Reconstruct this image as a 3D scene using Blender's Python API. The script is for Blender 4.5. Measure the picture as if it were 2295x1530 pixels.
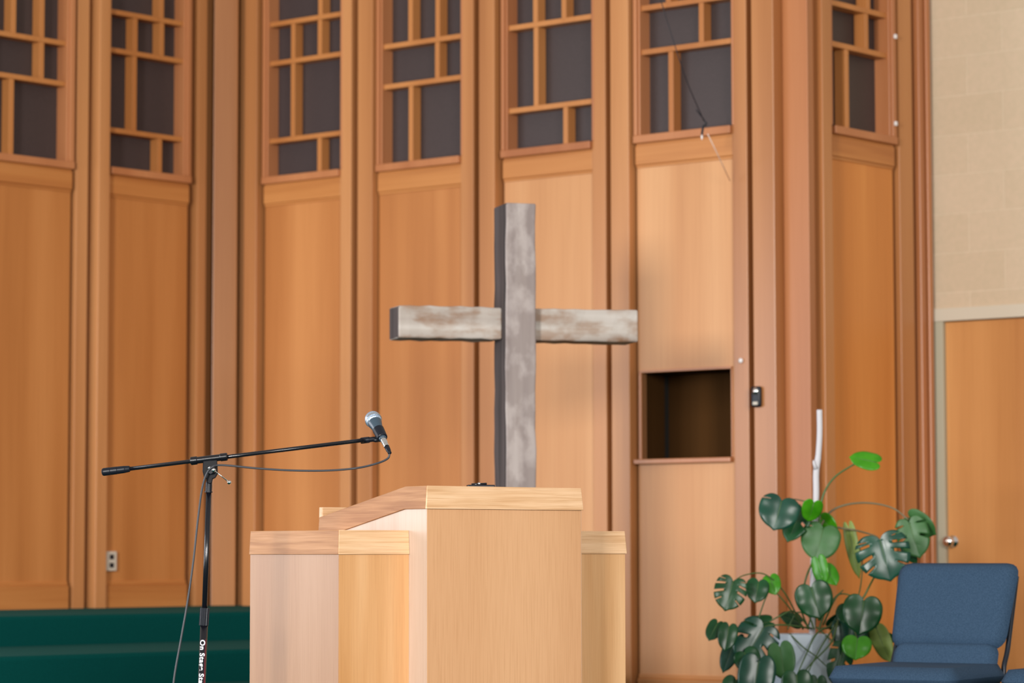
import bpy, bmesh, math, random
from mathutils import Vector, Matrix
random.seed(7)
for o in list(bpy.data.objects): bpy.data.objects.remove(o)
scene = bpy.context.scene
C = scene.collection

# ------------------------------------------------------------------ camera
FPX, CX, CY, HZ = 6300.0, 1147.5, 765.0, 1235.0
CAMZ = 0.88
PITCH = math.atan((HZ-CY)/FPX); ROLL = 0.00175
r0 = Vector((1, 0, 0)); u0 = Vector((0, -math.sin(PITCH), math.cos(PITCH))); FW = Vector((0, math.cos(PITCH), math.sin(PITCH)))
RT = r0*math.cos(ROLL) - u0*math.sin(ROLL); UP = u0*math.cos(ROLL) + r0*math.sin(ROLL)
CAM = Vector((0, 0, CAMZ))
cam = bpy.data.cameras.new('camera'); camo = bpy.data.objects.new('camera', cam); C.objects.link(camo)
m = Matrix((RT, UP, -FW)).transposed().to_4x4(); m.translation = CAM
camo.matrix_world = m
cam.sensor_width = 36; cam.sensor_fit = 'HORIZONTAL'; cam.lens = 36*FPX/2295
cam.clip_start = 0.1; cam.clip_end = 100
cam.dof.use_dof = True; cam.dof.focus_distance = 8.95; cam.dof.aperture_fstop = 3.6
scene.camera = camo

# ------------------------------------------------------------------ light
scene.view_settings.view_transform = 'Standard'; scene.view_settings.look = 'None'
scene.view_settings.gamma = 1; scene.view_settings.use_curve_mapping = False
scene.view_settings.exposure = 0.0
w = bpy.data.worlds.new('world'); scene.world = w; w.use_nodes = True
bg = w.node_tree.nodes['Background']; bg.inputs[0].default_value = (1.0, 0.93, 0.86, 1); bg.inputs[1].default_value = 0.47

def area(name, loc, target, sx, sy, power, col):
    l = bpy.data.lights.new(name, 'AREA'); l.shape = 'RECTANGLE'; l.size = sx; l.size_y = sy
    l.energy = power; l.color = col
    o = bpy.data.objects.new(name, l); C.objects.link(o); o.location = loc
    o.rotation_euler = (Vector(target)-Vector(loc)).to_track_quat('-Z', 'Y').to_euler()
    return o
area('nave_window_light', (-5.4, -1.6, 2.9), (0.2, 12.5, 1.9), 1.9, 2.2, 1480, (1.0, 0.97, 0.93))
area('rear_window_light', (4.5, -3.0, 3.4), (0.0, 12.0, 1.4), 4.2, 3.0, 1120, (1.0, 0.96, 0.92))
area('side_window_light', (-6.2, 10.3, 1.7), (1.0, 12.6, 1.2), 3.2, 2.6, 210, (0.90, 0.92, 1.0))

# ------------------------------------------------------------------ geometry helpers
def ray(px, py): return FW + RT*((px-CX)/FPX) + UP*((CY-py)/FPX)
def P(px, py, Y):
    d = ray(px, py); return CAM + d*(Y/d.y)
def PZ(px, py, z):
    d = ray(px, py); return CAM + d*((z-CAMZ)/d.z)

def link(o, parent=None, loc=None):
    C.objects.link(o)
    if parent:
        o.parent = parent; o.matrix_parent_inverse = parent.matrix_basis.inverted()
    return o
def obj(name, bm, mat, parent=None, bevel=0, smooth=False, seg=2, kind=None, label=None, origin=None):
    bmesh.ops.recalc_face_normals(bm, faces=bm.faces[:])
    me = bpy.data.meshes.new(name)
    if origin is not None:
        for v in bm.verts: v.co -= Vector(origin)
    bm.to_mesh(me); bm.free()
    me.materials.append(mat)
    if smooth:
        for p in me.polygons: p.use_smooth = True
    o = bpy.data.objects.new(name, me)
    if origin is not None: o.location = origin
    link(o, parent)
    if bevel:
        b = o.modifiers.new('bevel', 'BEVEL'); b.width = bevel; b.segments = seg; b.limit_method = 'ANGLE'; b.angle_limit = 0.6
    if kind: o['kind'] = kind
    if label: o['label'] = label
    return o
def thing(name, label, cat, loc, group=None):
    o = bpy.data.objects.new(name, None); o.location = loc; C.objects.link(o); o.empty_display_size = .1
    o['label'] = label; o['category'] = cat
    if group: o['group'] = group
    return o
def root(name, loc):
    o = bpy.data.objects.new(name, None); o.location = loc; C.objects.link(o); o['kind'] = 'structure'; return o
def tag(o, label, cat, group=None):
    o['label'] = label; o['category'] = cat
    if group: o['group'] = group
    return o
def hexa(bm, c8):
    v = [bm.verts.new(c) for c in c8]
    for f in ((0,3,2,1),(4,5,6,7),(0,1,5,4),(1,2,6,5),(2,3,7,6),(3,0,4,7)): bm.faces.new([v[i] for i in f])
def box(bm, x0, x1, y0, y1, z0, z1, M=None):
    c = [Vector(p) for p in ((x0,y0,z0),(x1,y0,z0),(x1,y1,z0),(x0,y1,z0),(x0,y0,z1),(x1,y0,z1),(x1,y1,z1),(x0,y1,z1))]
    if M: c = [M @ p for p in c]
    hexa(bm, c)
def prism(bm, poly, z0, z1):
    a = [bm.verts.new((p[0], p[1], z0)) for p in poly]; b = [bm.verts.new((p[0], p[1], z1)) for p in poly]
    bm.faces.new(a); bm.faces.new(b)
    n = len(poly)
    for i in range(n): bm.faces.new((a[i], a[(i+1) % n], b[(i+1) % n], b[i]))
def frame_at(d, hint=Vector((0.3, 0.2, 1))):
    d = d.normalized(); a = hint.cross(d)
    if a.length < 1e-4: a = Vector((1, 0, 0)).cross(d)
    a.normalize(); return a, d.cross(a)
def tube(bm, pts, rad, n=12, caps=True):
    """swept tube; rad is a number or a list, one per point"""
    pts = [Vector(p) for p in pts]
    if not isinstance(rad, (list, tuple)): rad = [rad]*len(pts)
    rings = []; a = None
    for i, p in enumerate(pts):
        d = (pts[min(i+1, len(pts)-1)] - pts[max(i-1, 0)]).normalized()
        if a is None: a, _ = frame_at(d)
        a = (a - d*a.dot(d)).normalized(); b = d.cross(a)
        rings.append([bm.verts.new(p + (a*math.cos(t)+b*math.sin(t))*rad[i]) for t in [2*math.pi*k/n for k in range(n)]])
    for r1, r2 in zip(rings, rings[1:]):
        for k in range(n): bm.faces.new((r1[k], r1[(k+1) % n], r2[(k+1) % n], r2[k]))
    if caps: bm.faces.new(rings[0][::-1]); bm.faces.new(rings[-1])
def lathe(bm, p, d, prof, n=24):
    """prof: (distance along d, radius)"""
    d = Vector(d).normalized(); a, b = frame_at(d); rings = []
    for t, r in prof:
        rings.append([bm.verts.new(Vector(p)+d*t+(a*math.cos(q)+b*math.sin(q))*max(r, 1e-4)) for q in [2*math.pi*k/n for k in range(n)]])
    for r1, r2 in zip(rings, rings[1:]):
        for k in range(n): bm.faces.new((r1[k], r1[(k+1) % n], r2[(k+1) % n], r2[k]))
    bm.faces.new(rings[0][::-1]); bm.faces.new(rings[-1])
def bez(pts, n=10):
    """Catmull-Rom through pts"""
    pts = [Vector(p) for p in pts]; q = [2*pts[0]-pts[1]] + pts + [2*pts[-1]-pts[-2]]; out = []
    for i in range(1, len(q)-2):
        for k in range(n):
            t = k/n; p0, p1, p2, p3 = q[i-1:i+3]
            out.append(0.5*((2*p1)+(p2-p0)*t+(2*p0-5*p1+4*p2-p3)*t*t+(3*p1-p0-3*p2+p3)*t**3))
    out.append(pts[-1]); return out
def NB(): return bmesh.new()

# ------------------------------------------------------------------ materials
def mat(name, col, rough=.5, metal=0, spec=.5):
    m = bpy.data.materials.new(name); m.use_nodes = True; b = m.node_tree.nodes['Principled BSDF']
    b.inputs['Base Color'].default_value = (*col, 1); b.inputs['Roughness'].default_value = rough
    b.inputs['Metallic'].default_value = metal; b.inputs['Specular IOR Level'].default_value = spec
    return m
def N(m, t): return m.node_tree.nodes.new(t)
def L(m, a, b): m.node_tree.links.new(a, b)
def noise(m, scale_vec, detail=3, rot=None, loc=None, rough=.5):
    tc = N(m, 'ShaderNodeTexCoord'); mp = N(m, 'ShaderNodeMapping'); nz = N(m, 'ShaderNodeTexNoise')
    src = tc.outputs['Object']
    if rot:
        m0 = N(m, 'ShaderNodeMapping'); L(m, src, m0.inputs['Vector']); m0.inputs['Rotation'].default_value = (0, 0, rot); src = m0.outputs[0]
    L(m, src, mp.inputs['Vector']); mp.inputs['Scale'].default_value = scale_vec
    if loc: mp.inputs['Location'].default_value = loc
    L(m, mp.outputs[0], nz.inputs['Vector']); nz.inputs['Scale'].default_value = 1; nz.inputs['Detail'].default_value = detail
    nz.inputs['Roughness'].default_value = rough
    return nz.outputs['Fac']
def ramp(m, fac, stops):
    r = N(m, 'ShaderNodeValToRGB'); L(m, fac, r.inputs[0]); e = r.color_ramp.elements
    while len(e) > 1: e.remove(e[-1])
    e[0].position = stops[0][0]; e[0].color = (*stops[0][1], 1)
    for p, c in stops[1:]:
        x = e.new(p); x.color = (*c, 1)
    return r.outputs[0]
def mixc(m, a, b, fac, mode='MIX'):
    n = N(m, 'ShaderNodeMix'); n.data_type = 'RGBA'; n.blend_type = mode
    if isinstance(fac, (int, float)): n.inputs[0].default_value = fac
    else: L(m, fac, n.inputs[0])
    L(m, a, n.inputs[6]); L(m, b, n.inputs[7]); return n.outputs[2]
def wood(name, dark, mid, light, axis='z', rough=.42, broad=5, fine=90, stretch=.22, seed=0, fineamt=.35, spec=.45, rot=None):
    m = mat(name, mid, rough, 0, spec)
    def sv(s, st):
        return {'z': (s, s, s*st), 'x': (s*st, s, s), 'y': (s, s*st, s)}[axis]
    f1 = noise(m, sv(broad, .05), 2, rot, loc=(seed*3.1, seed*1.7, seed))
    c1 = ramp(m, f1, [(.3, dark), (.5, mid), (.72, light)])
    f2 = noise(m, sv(fine, .02), 3, rot, loc=(seed, 2*seed, 0), rough=.6)
    c2 = ramp(m, f2, [(.3, (.80, .74, .66)), (.55, (1, 1, 1)), (.75, (1.0, 1.0, 1.0))])
    c = mixc(m, c1, c2, fineamt, 'MULTIPLY')
    L(m, c, m.node_tree.nodes['Principled BSDF'].inputs['Base Color'])
    return m
W_PANEL = wood('wood_veneer_panel', (.38,.132,.030), (.47,.180,.048), (.57,.240,.074), rough=.45, broad=4, fineamt=.3)
W_PANEL_L = wood('wood_veneer_panel_pale_sheen', (.50,.225,.085), (.57,.275,.112), (.64,.335,.15), rough=.45, broad=4, seed=3, fineamt=.3)  # paler veneer, with part of the window sheen put into its colour
W_PANEL_O = wood('wood_veneer_panel_orange', (.50,.170,.034), (.60,.225,.052), (.70,.30,.08), rough=.45, broad=4, seed=5, fineamt=.3)
W_TRIM = wood('wood_trim', (.36,.140,.045), (.47,.20,.070), (.56,.26,.10), rough=.34, broad=3, seed=1, fineamt=.3)
W_TRIM2 = wood('wood_trim_reddish', (.36,.125,.045), (.45,.175,.068), (.52,.22,.09), rough=.34, broad=3, seed=8, fineamt=.3)
W_RAIL = wood('wood_rail', (.42,.155,.040), (.50,.20,.055), (.55,.235,.07), 'x', rough=.4, broad=14, seed=2, fineamt=.3, rot=math.radians(38))
W_RAIL2 = wood('wood_rail_left', (.40,.140,.036), (.47,.18,.048), (.52,.215,.062), 'x', rough=.4, broad=14, seed=2, fineamt=.3, rot=math.radians(-46))
W_DARK = wood('wood_groove', (.22,.085,.025), (.26,.105,.03), (.30,.13,.045), rough=.6, seed=4)
W_LATT = wood('wood_lattice', (.40,.145,.038), (.46,.18,.05), (.52,.215,.065), rough=.42, broad=3, seed=6)
W_DOOR = wood('wood_door', (.48,.195,.054), (.57,.255,.080), (.66,.31,.105), rough=.45, broad=3.5, seed=9, fineamt=.3)
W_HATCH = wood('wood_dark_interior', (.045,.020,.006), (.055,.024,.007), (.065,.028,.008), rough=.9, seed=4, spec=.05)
M_GAP_SHADE = mat('black_gap_shade', (.01,.008,.006), .9)
LR = -math.radians(39)
PUL_F = wood('pulpit_veneer', (.59,.315,.155), (.64,.355,.180), (.68,.39,.205), rough=.42, broad=3, fine=260, seed=11, fineamt=.5, rot=LR)
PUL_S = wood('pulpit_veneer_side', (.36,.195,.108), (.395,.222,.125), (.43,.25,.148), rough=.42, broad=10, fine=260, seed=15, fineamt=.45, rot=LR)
PUL_W = wood('pulpit_veneer_wing', (.54,.26,.09), (.66,.36,.16), (.74,.45,.23), rough=.40, broad=10, fine=260, seed=13, fineamt=.4, rot=LR)
PUL_TX = wood('pulpit_edge_band', (.66,.39,.20), (.76,.485,.275), (.82,.545,.33), 'x', rough=.4, broad=70, fine=260, seed=12, fineamt=.9, rot=LR)
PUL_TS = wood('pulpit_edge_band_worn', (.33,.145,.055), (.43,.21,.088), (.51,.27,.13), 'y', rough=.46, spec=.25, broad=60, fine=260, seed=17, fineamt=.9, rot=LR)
PUL_M = wood('pulpit_veneer_bounce_light', (.50,.36,.27), (.55,.41,.32), (.60,.46,.37), rough=.40, broad=10, fine=260, seed=19, fineamt=.4, rot=LR)  # main side panels lightened, bounced light put into the veneer colour

M_GRILLE = mat('grille_cloth', (.05,.035,.033), .5, 0, .55)
f = noise(M_GRILLE, (260, 260, 260), 2); c = ramp(M_GRILLE, f, [(.3, (.030,.019,.018)), (.7, (.056,.038,.037))])
L(M_GRILLE, c, M_GRILLE.node_tree.nodes['Principled BSDF'].inputs['Base Color'])

M_CARPET = mat('green_carpet', (.004,.085,.068), .95, 0, .03)
f = noise(M_CARPET, (420, 420, 420), 2); c = ramp(M_CARPET, f, [(.3, (.001,.040,.036)), (.7, (.002,.064,.058))])
L(M_CARPET, c, M_CARPET.node_tree.nodes['Principled BSDF'].inputs['Base Color'])
M_CARPET.node_tree.nodes['Principled BSDF'].inputs['Sheen Weight'].default_value = .02
M_CARPET.node_tree.nodes['Principled BSDF'].inputs['Sheen Tint'].default_value = (.3, .6, .5, 1)

M_BEIGE_TRIM = mat('beige_painted_trim', (.60,.53,.42), .55)
M_JAMB = mat('grey_beige_jamb', (.44,.40,.29), .5)
M_CHROME = mat('chrome', (.85,.84,.83), .12, 1)
M_BLACK = mat('black_powder_coat', (.005,.005,.008), .22, 0, .6)
M_MATTE = mat('matte_black_casting', (.004,.004,.006), .5, 0, .18)
M_PLASTIC = mat('black_plastic', (.007,.009,.015), .36, 0, .28)
M_RUBBER = mat('cable_rubber', (.035,.037,.045), .5)
M_WHITE = mat('white_plastic', (.78,.76,.76), .4)
M_IVORY = mat('ivory_plastic', (.55,.50,.42), .45)
M_INK = mat('white_print', (.85,.87,.9), .5)
M_RED = mat('dark_red_print', (.22,.015,.03), .5)

# ------------------------------------------------------------------ walls: plan from three straight runs
ZS = 2.925                                     # height of the lattice sill line
class Wall:
    def __init__(s, a, b):
        s.o = Vector((a.x, a.y, 0)); s.d = (Vector((b.x, b.y, 0))-s.o); s.len = s.d.length; s.d.normalize()
        n = Vector((s.d.y, -s.d.x, 0)); s.n = n if n.y < 0 else -n
    def pt(s, a, n, z): return s.o + s.d*a + s.n*n + Vector((0, 0, z))
    def hit(s, px, py, n=0):
        d = ray(px, py); o = s.o + s.n*n
        t = (o-CAM).dot(s.n)/d.dot(s.n); p = CAM + d*t
        return (p-s.o).dot(s.d), p.z
    def s(s, px, n=0, py=360): return s.hit(px, py, n)[0]
    def z(s, px, py, n=0): return s.hit(px, py, n)[1]
    def box(s, bm, s0, s1, n0, n1, z0, z1):
        hexa(bm, [s.pt(s0,n0,z0), s.pt(s1,n0,z0), s.pt(s1,n1,z0), s.pt(s0,n1,z0), s.pt(s0,n0,z1), s.pt(s1,n0,z1), s.pt(s1,n1,z1), s.pt(s0,n1,z1)])
WA = Wall(PZ(0, 350, ZS), PZ(430, 403, ZS))
WB = Wall(PZ(590, 405, ZS), PZ(1645, 288, ZS))
WC = Wall(PZ(1868, 289, ZS), PZ(2010, 316, ZS))
WD = Wall(WC.pt(WC.s(2092), 0, 0), WC.pt(WC.s(2092), 0, 0) + WB.d)      # beige block wall, parallel to the right run
ZT = 4.5
Z0 = WB.z(1641, 281); Z1 = WB.z(1641, 299); Z2 = WB.z(1641, 304); Z3 = WB.z(1641, 348)
BK = -.10          # backing depth

def run_wall(name, W, s0, s1, holes=()):
    bm = NB()
    if not holes: W.box(bm, s0, s1, BK-.05, BK, 0, ZT)
    else:
        a, b, z0, z1 = holes
        W.box(bm, s0, a, BK-.05, BK, 0, ZT); W.box(bm, b, s1, BK-.05, BK, 0, ZT)
        W.box(bm, a, b, BK-.05, BK, 0, z0); W.box(bm, a, b, BK-.05, BK, z1, ZT)
    return obj(name, bm, W_DARK, kind='structure')

bays = []
def bay(idx, W, parent, op, stile, pil, side, zb, pmat, hb, hpx, vz, hatch=None, trimname=None, bead_side=-1, tm=W_TRIM):
    """op: opening px (left,right); stile: px span of the flush stile; pil: px span of the proud pilaster; zb: top of base rail"""
    oL, oR = W.s(op[0]), W.s(op[1])
    sL, sR = W.s(stile[0]), W.s(stile[1])
    fL, fR = min(oL, sL), max(oR, sR)
    # ---- lattice window
    win = root('window_%d' % idx, W.pt((oL+oR)/2, 0, Z0))
    bm = NB(); bw = .034
    W.box(bm, oL-bw, oL-.012, BK, .016, Z0, ZT); W.box(bm, oL-.012, oL, BK, .004, Z0, ZT)
    W.box(bm, oR, oR+.012, BK, .004, Z0, ZT)
    if bead_side > 0: W.box(bm, oR+.012, oR+bw+.01, BK, .016, Z0, ZT)
    W.box(bm, fL if bead_side > 0 else oL-bw, oR+(bw+.01 if bead_side > 0 else 0), BK, .022, Z1, Z0)
    obj('window_frame', bm, W_TRIM2 if W is not WA else W_TRIM2, win, bevel=.004)
    zz = [Z0] + [W.z(hpx, y, -.015) for y in hb] + [ZT]
    for z in zz[1:-1]:
        bm = NB(); W.box(bm, oL, oR, -.082, -.010, z-.0135, z+.0135); obj('horizontal_muntin', bm, W_LATT, win, bevel=.002)
    for k, vs in enumerate(vz):
        for px in vs:
            c = W.s(px, -.015); bm = NB()
            W.box(bm, c-.0145, c+.0145, -.080, -.013, zz[k]+(.0135 if k else 0), zz[k+1]-.0135)
            obj('vertical_muntin', bm, W_LATT, win, bevel=.002)
    bm = NB(); W.box(bm, oL, oR, BK+.002, -.083, Z0, ZT); obj('pane', bm, M_GRILLE, win)
    # ---- panel under the window
    bm = NB(); pL, pR = fL if bead_side > 0 else oL-bw, (oR if bead_side < 0 else oR+bw+.01)
    if hatch:
        a, b, z0, z1 = hatch
        W.box(bm, pL, a, -.045, -.016, zb, Z3); W.box(bm, b, pR, -.045, -.016, zb, Z3)
        W.box(bm, a, b, -.045, -.016, zb, z0); W.box(bm, a, b, -.045, -.016, z1, Z3)
    else: W.box(bm, pL, pR, BK, -.016, zb, Z3)
    obj('panel', bm, pmat, parent)
    bm = NB(); W.box(bm, pL, pR, BK, .0, Z3, Z2); W.box(bm, pL, pR, BK, -.008, Z3-.014, Z3); W.box(bm, pL, pR, BK, -.006, Z2, Z1)
    obj('upper_rail', bm, W_RAIL if W is WB else W_RAIL2, parent, bevel=.003)
    bm = NB(); W.box(bm, pL, pR, BK, .004, 0, zb); W.box(bm, pL, pR, BK, -.006, zb, zb+.02)
    obj('base_rail', bm, W_RAIL if W is WB else W_RAIL2, parent, bevel=.003)
    bm = NB(); W.box(bm, sL, sR, BK, .0, 0, ZT); obj('stile', bm, tm, parent, bevel=.003)
    if pil:
        bm = NB(); n = .034
        W.box(bm, W.s(pil[0], n), W.s(pil[1], n), BK, n, 0, ZT)
        o = obj(trimname, bm, tm, None, bevel=.004, kind='structure')

wl = run_wall('wall_left', WA, WA.s(-160), WA.s(505))
hs0, hz1 = WB.hit(1440, 831, -.016); hs1, hz0 = WB.hit(1641, 1024, -.016)
hz1 = WB.z(1641, 826, -.016)
wb = run_wall('wall_back', WB, WB.s(500), WB.s(1760), (hs0-.05, hs1+.02, hz0-.02, hz1+.02))
wc = run_wall('wall_right', WC, WC.s(1815), WC.s(2085))

bay(1, WA, wl, (-28, 148), (172, 198), None, 0, .705, W_PANEL, (189, 98), 148, ([24],[91],[27,91]), bead_side=1)
bay(2, WA, wl, (246, 411), (443, 463), (222, 247), 0, .705, W_PANEL, (313,138,54), 411, ([358],[300],[301,361],[360]), bead_side=1, trimname='trim_1')
bay(3, WB, wb, (601, 763), (763, 787), (547, 575), 0, .705, W_PANEL, (298,121,31.5), 763, ([716],[656],[656,716],[717]), trimname='trim_2')
bay(4, WB, wb, (857, 1033), (1033, 1061), (801, 834), 0, .6, W_PANEL, (173,81), 1032, ([921],[980],[920,981]), trimname='trim_3')
bay(5, WB, wb, (1138, 1327), (1327, 1357), (1073, 1108), 0, .45, W_PANEL_L, (227,37), 1327, ([1268],[1202],[1201,1265]), trimname='trim_4')
bay(6, WB, wb, (1436, 1641), (1641, 1674), (1368, 1409), 0, .258, W_PANEL_L, (91,-10), 1641, ([1505],[1574],[1500]), hatch=(hs0, hs1, hz0, hz1), trimname='trim_5')
bay(7, WC, wc, (1866, 1994), (2016, 2046), (1845, 1866), 0, .258, W_PANEL_O, (98,6), 1866, ([1900],[1945],[1950]), bead_side=1, trimname='trim_6')

# left stile faces of the far-left bays (between groove and pilaster)
bm = NB(); WA.box(bm, WA.s(462), WA.s(490), BK, -.055, 0, ZT); obj('groove_fillet', bm, W_DARK, wl)
bm = NB(); WB.box(bm, WB.s(522), WB.s(548), BK, -.055, 0, ZT); obj('groove_fillet', bm, W_DARK, wb)
# corner posts
def post(name, pts, m, z1=ZT, bevel=.005):
    bm = NB(); prism(bm, [(p.x, p.y) for p in pts], 0, z1); return obj(name, bm, m, None, bevel=bevel, kind='structure')
y0 = 360
def q(px, Y): return P(px, y0, Y)
cAB = WB.pt(WB.s(533), .0, 0)
pA = WA.pt(WA.s(478, -.02), -.02, 0); pB = WB.pt(WB.s(533, -.02), -.02, 0)
post('trim_7', [pA, pB, pB+Vector((0, .25, 0)), pA+Vector((0, .25, 0))], W_TRIM)
# convex corner: proud pilaster ending the right run, a set-back return, then the broad post
a = WB.pt(WB.s(1685, .035), .035, 0); b = WB.pt(WB.s(1735, .035), .035, 0)
post('trim_8', [a, b, b-WB.n*.14, a-WB.n*.14], W_TRIM)
c1 = WB.pt(WB.s(1757, -.03), -.03, 0); c2 = q(1812, 13.30); c2 = Vector((c2.x, c2.y, 0)); c3 = q(1825, 13.40)
post('trim_9', [b-WB.n*.075, c1, c2, c3, c3+Vector((0, .25, 0)), b-WB.n*.3], W_TRIM2)
# end post beside the block wall
e0 = WC.s(2061, .01); e1 = WC.s(2088, .01); bm = NB(); k = (e1-e0)/3
for i, (n, s_) in enumerate(((.012, .0), (-.004, .0), (.012, 0))): WC.box(bm, e0+i*k+.001, e0+(i+1)*k-.001, -.035, n, 0, ZT)
WC.box(bm, e0+.035, e1-.002, BK, -.034, 0, ZT)
obj('trim_10', bm, W_TRIM2, None, bevel=.006, kind='structure')

# ---- service hatch cut in the panel below lattice six
hatch = root('window_8', WB.pt((hs0+hs1)/2, -.02, hz0))
bm = NB(); W = WB
t = .014
W.box(bm, hs0-t, hs0, -.05, -.004, hz0, hz1); W.box(bm, hs1, hs1+.006, -.05, -.008, hz0, hz1)
W.box(bm, hs0-t, hs1+.006, -.05, -.004, hz1, hz1+.012)
obj('window_frame', bm, W_TRIM2, hatch, bevel=.002)
bm = NB(); W.box(bm, hs0-.035, hs1+.01, -.05, .018, hz0-.024, hz0); obj('window_sill', bm, W_TRIM2, hatch, bevel=.004)
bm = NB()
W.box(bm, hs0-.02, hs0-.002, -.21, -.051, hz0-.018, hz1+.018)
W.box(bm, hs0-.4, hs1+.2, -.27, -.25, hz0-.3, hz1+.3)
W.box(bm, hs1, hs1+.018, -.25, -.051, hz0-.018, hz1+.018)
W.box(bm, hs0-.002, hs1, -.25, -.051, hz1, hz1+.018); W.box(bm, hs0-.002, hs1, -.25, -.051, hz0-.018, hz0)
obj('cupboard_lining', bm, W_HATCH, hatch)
bm = NB(); W.box(bm, hs0-.03, hs0-.004, -.249, -.211, hz0-.018, hz1+.018); obj('gap_shade_strip', bm, M_GAP_SHADE, hatch)  # black strip added behind the lining gap to stand for its shade

# ------------------------------------------------------------------ beige block wall with door
M_BLOCK = mat('painted_block_wall', (.60,.50,.36), .7, 0, .3)
tc = N(M_BLOCK, 'ShaderNodeTexCoord'); br = N(M_BLOCK, 'ShaderNodeTexBrick'); L(M_BLOCK, tc.outputs['UV'], br.inputs['Vector'])
br.inputs['Scale'].default_value = 1; br.inputs['Brick Width'].default_value = .40; br.inputs['Row Height'].default_value = .2
br.inputs['Mortar Size'].default_value = .005; br.inputs['Mortar Smooth'].default_value = .6
br.inputs['Color1'].default_value = (.60,.465,.325,1); br.inputs['Color2'].default_value = (.63,.49,.35,1); br.inputs['Mortar'].default_value = (.655,.52,.375,1)
nb = noise(M_BLOCK, (35, 35, 35), 4); cb = ramp(M_BLOCK, nb, [(.3, (.93,.95,.93)), (.7, (1,1,1))])
L(M_BLOCK, mixc(M_BLOCK, br.outputs['Color'], cb, 1, 'MULTIPLY'), M_BLOCK.node_tree.nodes['Principled BSDF'].inputs['Base Color'])
bu = N(M_BLOCK, 'ShaderNodeBump'); bu.inputs['Strength'].default_value = .25; bu.inputs['Distance'].default_value = .004
L(M_BLOCK, br.outputs['Fac'], bu.inputs['Height']); bu.invert = True; L(M_BLOCK, bu.outputs[0], M_BLOCK.node_tree.nodes['Principled BSDF'].inputs['Normal'])

W = WD
dj0 = W.s(2099, 0, 900); dj1 = W.s(2116, 0, 900)
zh0 = W.z(2116, 720); zh1 = W.z(2100, 692)
bm = NB(); W.box(bm, -.12, 3.2, -.25, 0, zh1, ZT); W.box(bm, dj1+.95, 3.2, -.25, 0, 0, zh1)
me_o = obj('wall_side', bm, M_BLOCK, None, kind='structure')
uv = me_o.data.uv_layers.new(name='UVMap')
for lp in me_o.data.loops:
    co = me_o.data.vertices[lp.vertex_index].co; uv.data[lp.index].uv = ((co-W.o).dot(W.d)+.0, co.z+.02)
dr = root('door_1', W.pt(dj1+.45, 0, 0))
bm = NB(); W.box(bm, dj0-.03, dj1+1.0, -.2, .012, zh0, zh1+.0); obj('door_head', bm, M_BEIGE_TRIM, dr, bevel=.003)
bm = NB(); W.box(bm, dj0-.03, dj1, -.2, .006, 0, zh0); W.box(bm, dj1+.92, dj1+.96, -.2, .006, 0, zh0); obj('door_jamb', bm, M_JAMB, dr, bevel=.002)
bm = NB(); W.box(bm, dj1+.002, dj1+.92, -.06, -.018, .01, zh0-.004); leaf = obj('door_leaf', bm, W_DOOR, dr, bevel=.002)
ks, kz = W.hit(2132, 1213, -.018); kp = W.pt(ks+.01, -.018, kz)
bm = NB(); lathe(bm, kp, W.n, [(0,.031),(.006,.031),(.009,.014),(.028,.012),(.034,.022),(.045,.029),(.057,.029),(.066,.022),(.069,.008)], 32)
obj('door_handle', bm, M_CHROME, dr, smooth=True)

# ------------------------------------------------------------------ floor and carpeted tiers
bm = NB(); box(bm, -9, 9, -3, 18, -.1, 0); fl = obj('floor', bm, M_CARPET, kind='structure')
def tier(zt, e0px, e0py, e1px, e1py, zb):
    a = PZ(e0px, e0py, zt); b = PZ(e1px, e1py, zt); d = (b-a).normalized(); a2 = a - d*1.2
    # run the edge on until it meets the right run, clipped where the lectern hides it
    n = WB.n; t = (WB.pt(0, BK, zt)-a).dot(n)/d.dot(n); e = a + d*t
    wallB0 = WB.pt(WB.s(505), BK, zt); back = wallB0 + Vector((0, .3, 0)); la = WA.pt(WA.s(-150), BK, zt)
    poly = [(a2.x, a2.y), (e.x, e.y), (back.x, back.y), (la.x, la.y)]
    if e.x > .42:
        tt = (.42-a2.x)/(e.x-a2.x); c1_ = a2 + (e-a2)*tt
        tb = (.42-wallB0.x)/(WB.d.x); c2_ = wallB0 + WB.d*tb
        poly = [(a2.x, a2.y), (c1_.x, c1_.y), (c2_.x, c2_.y), (back.x, back.y), (la.x, la.y)]
    bm = NB(); prism(bm, poly, zb, zt); obj('platform_tier', bm, M_CARPET, fl, bevel=.018, seg=3)
tier(.585, 0, 1381, 554, 1370, .40)
tier(.446, 0, 1471, 554, 1454, .26)
tier(.305, 0, 1572, 554, 1552, .10)
tier(.15, 0, 1680, 554, 1655, 0)

# ------------------------------------------------------------------ small things on the wall
s_, z_ = WA.hit(248, 1257, 0); n_ = .0
s_, z_ = WA.hit(249, 1257, .002)
o = thing('wall_outlet', 'ivory wall outlet low on the left wood wall beside a pilaster', 'outlet', WA.pt(s_, 0, z_))
bm = NB(); WA.box(bm, s_-.035, s_+.035, -.02, .008, z_-.052, z_+.052); obj('cover_plate', bm, M_IVORY, o, bevel=.004)
for dz in (-.022, .022):
    bm = NB(); WA.box(bm, s_-.014, s_+.014, .006, .010, z_+dz-.013, z_+dz+.013); obj('socket', bm, M_PLASTIC, o, bevel=.003, label='dark recessed socket')
s_, z_ = WB.hit(1699, 889, .035)
o = thing('wall_sensor', 'small black wall-mounted device on the pale pilaster right of the hatch', 'sensor', WB.pt(s_, .035, z_))
bm = NB(); WB.box(bm, s_-.030, s_+.026, .035, .060, z_-.050, z_+.050); obj('housing', bm, M_PLASTIC, o, bevel=.012, seg=4, smooth=True)
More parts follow.
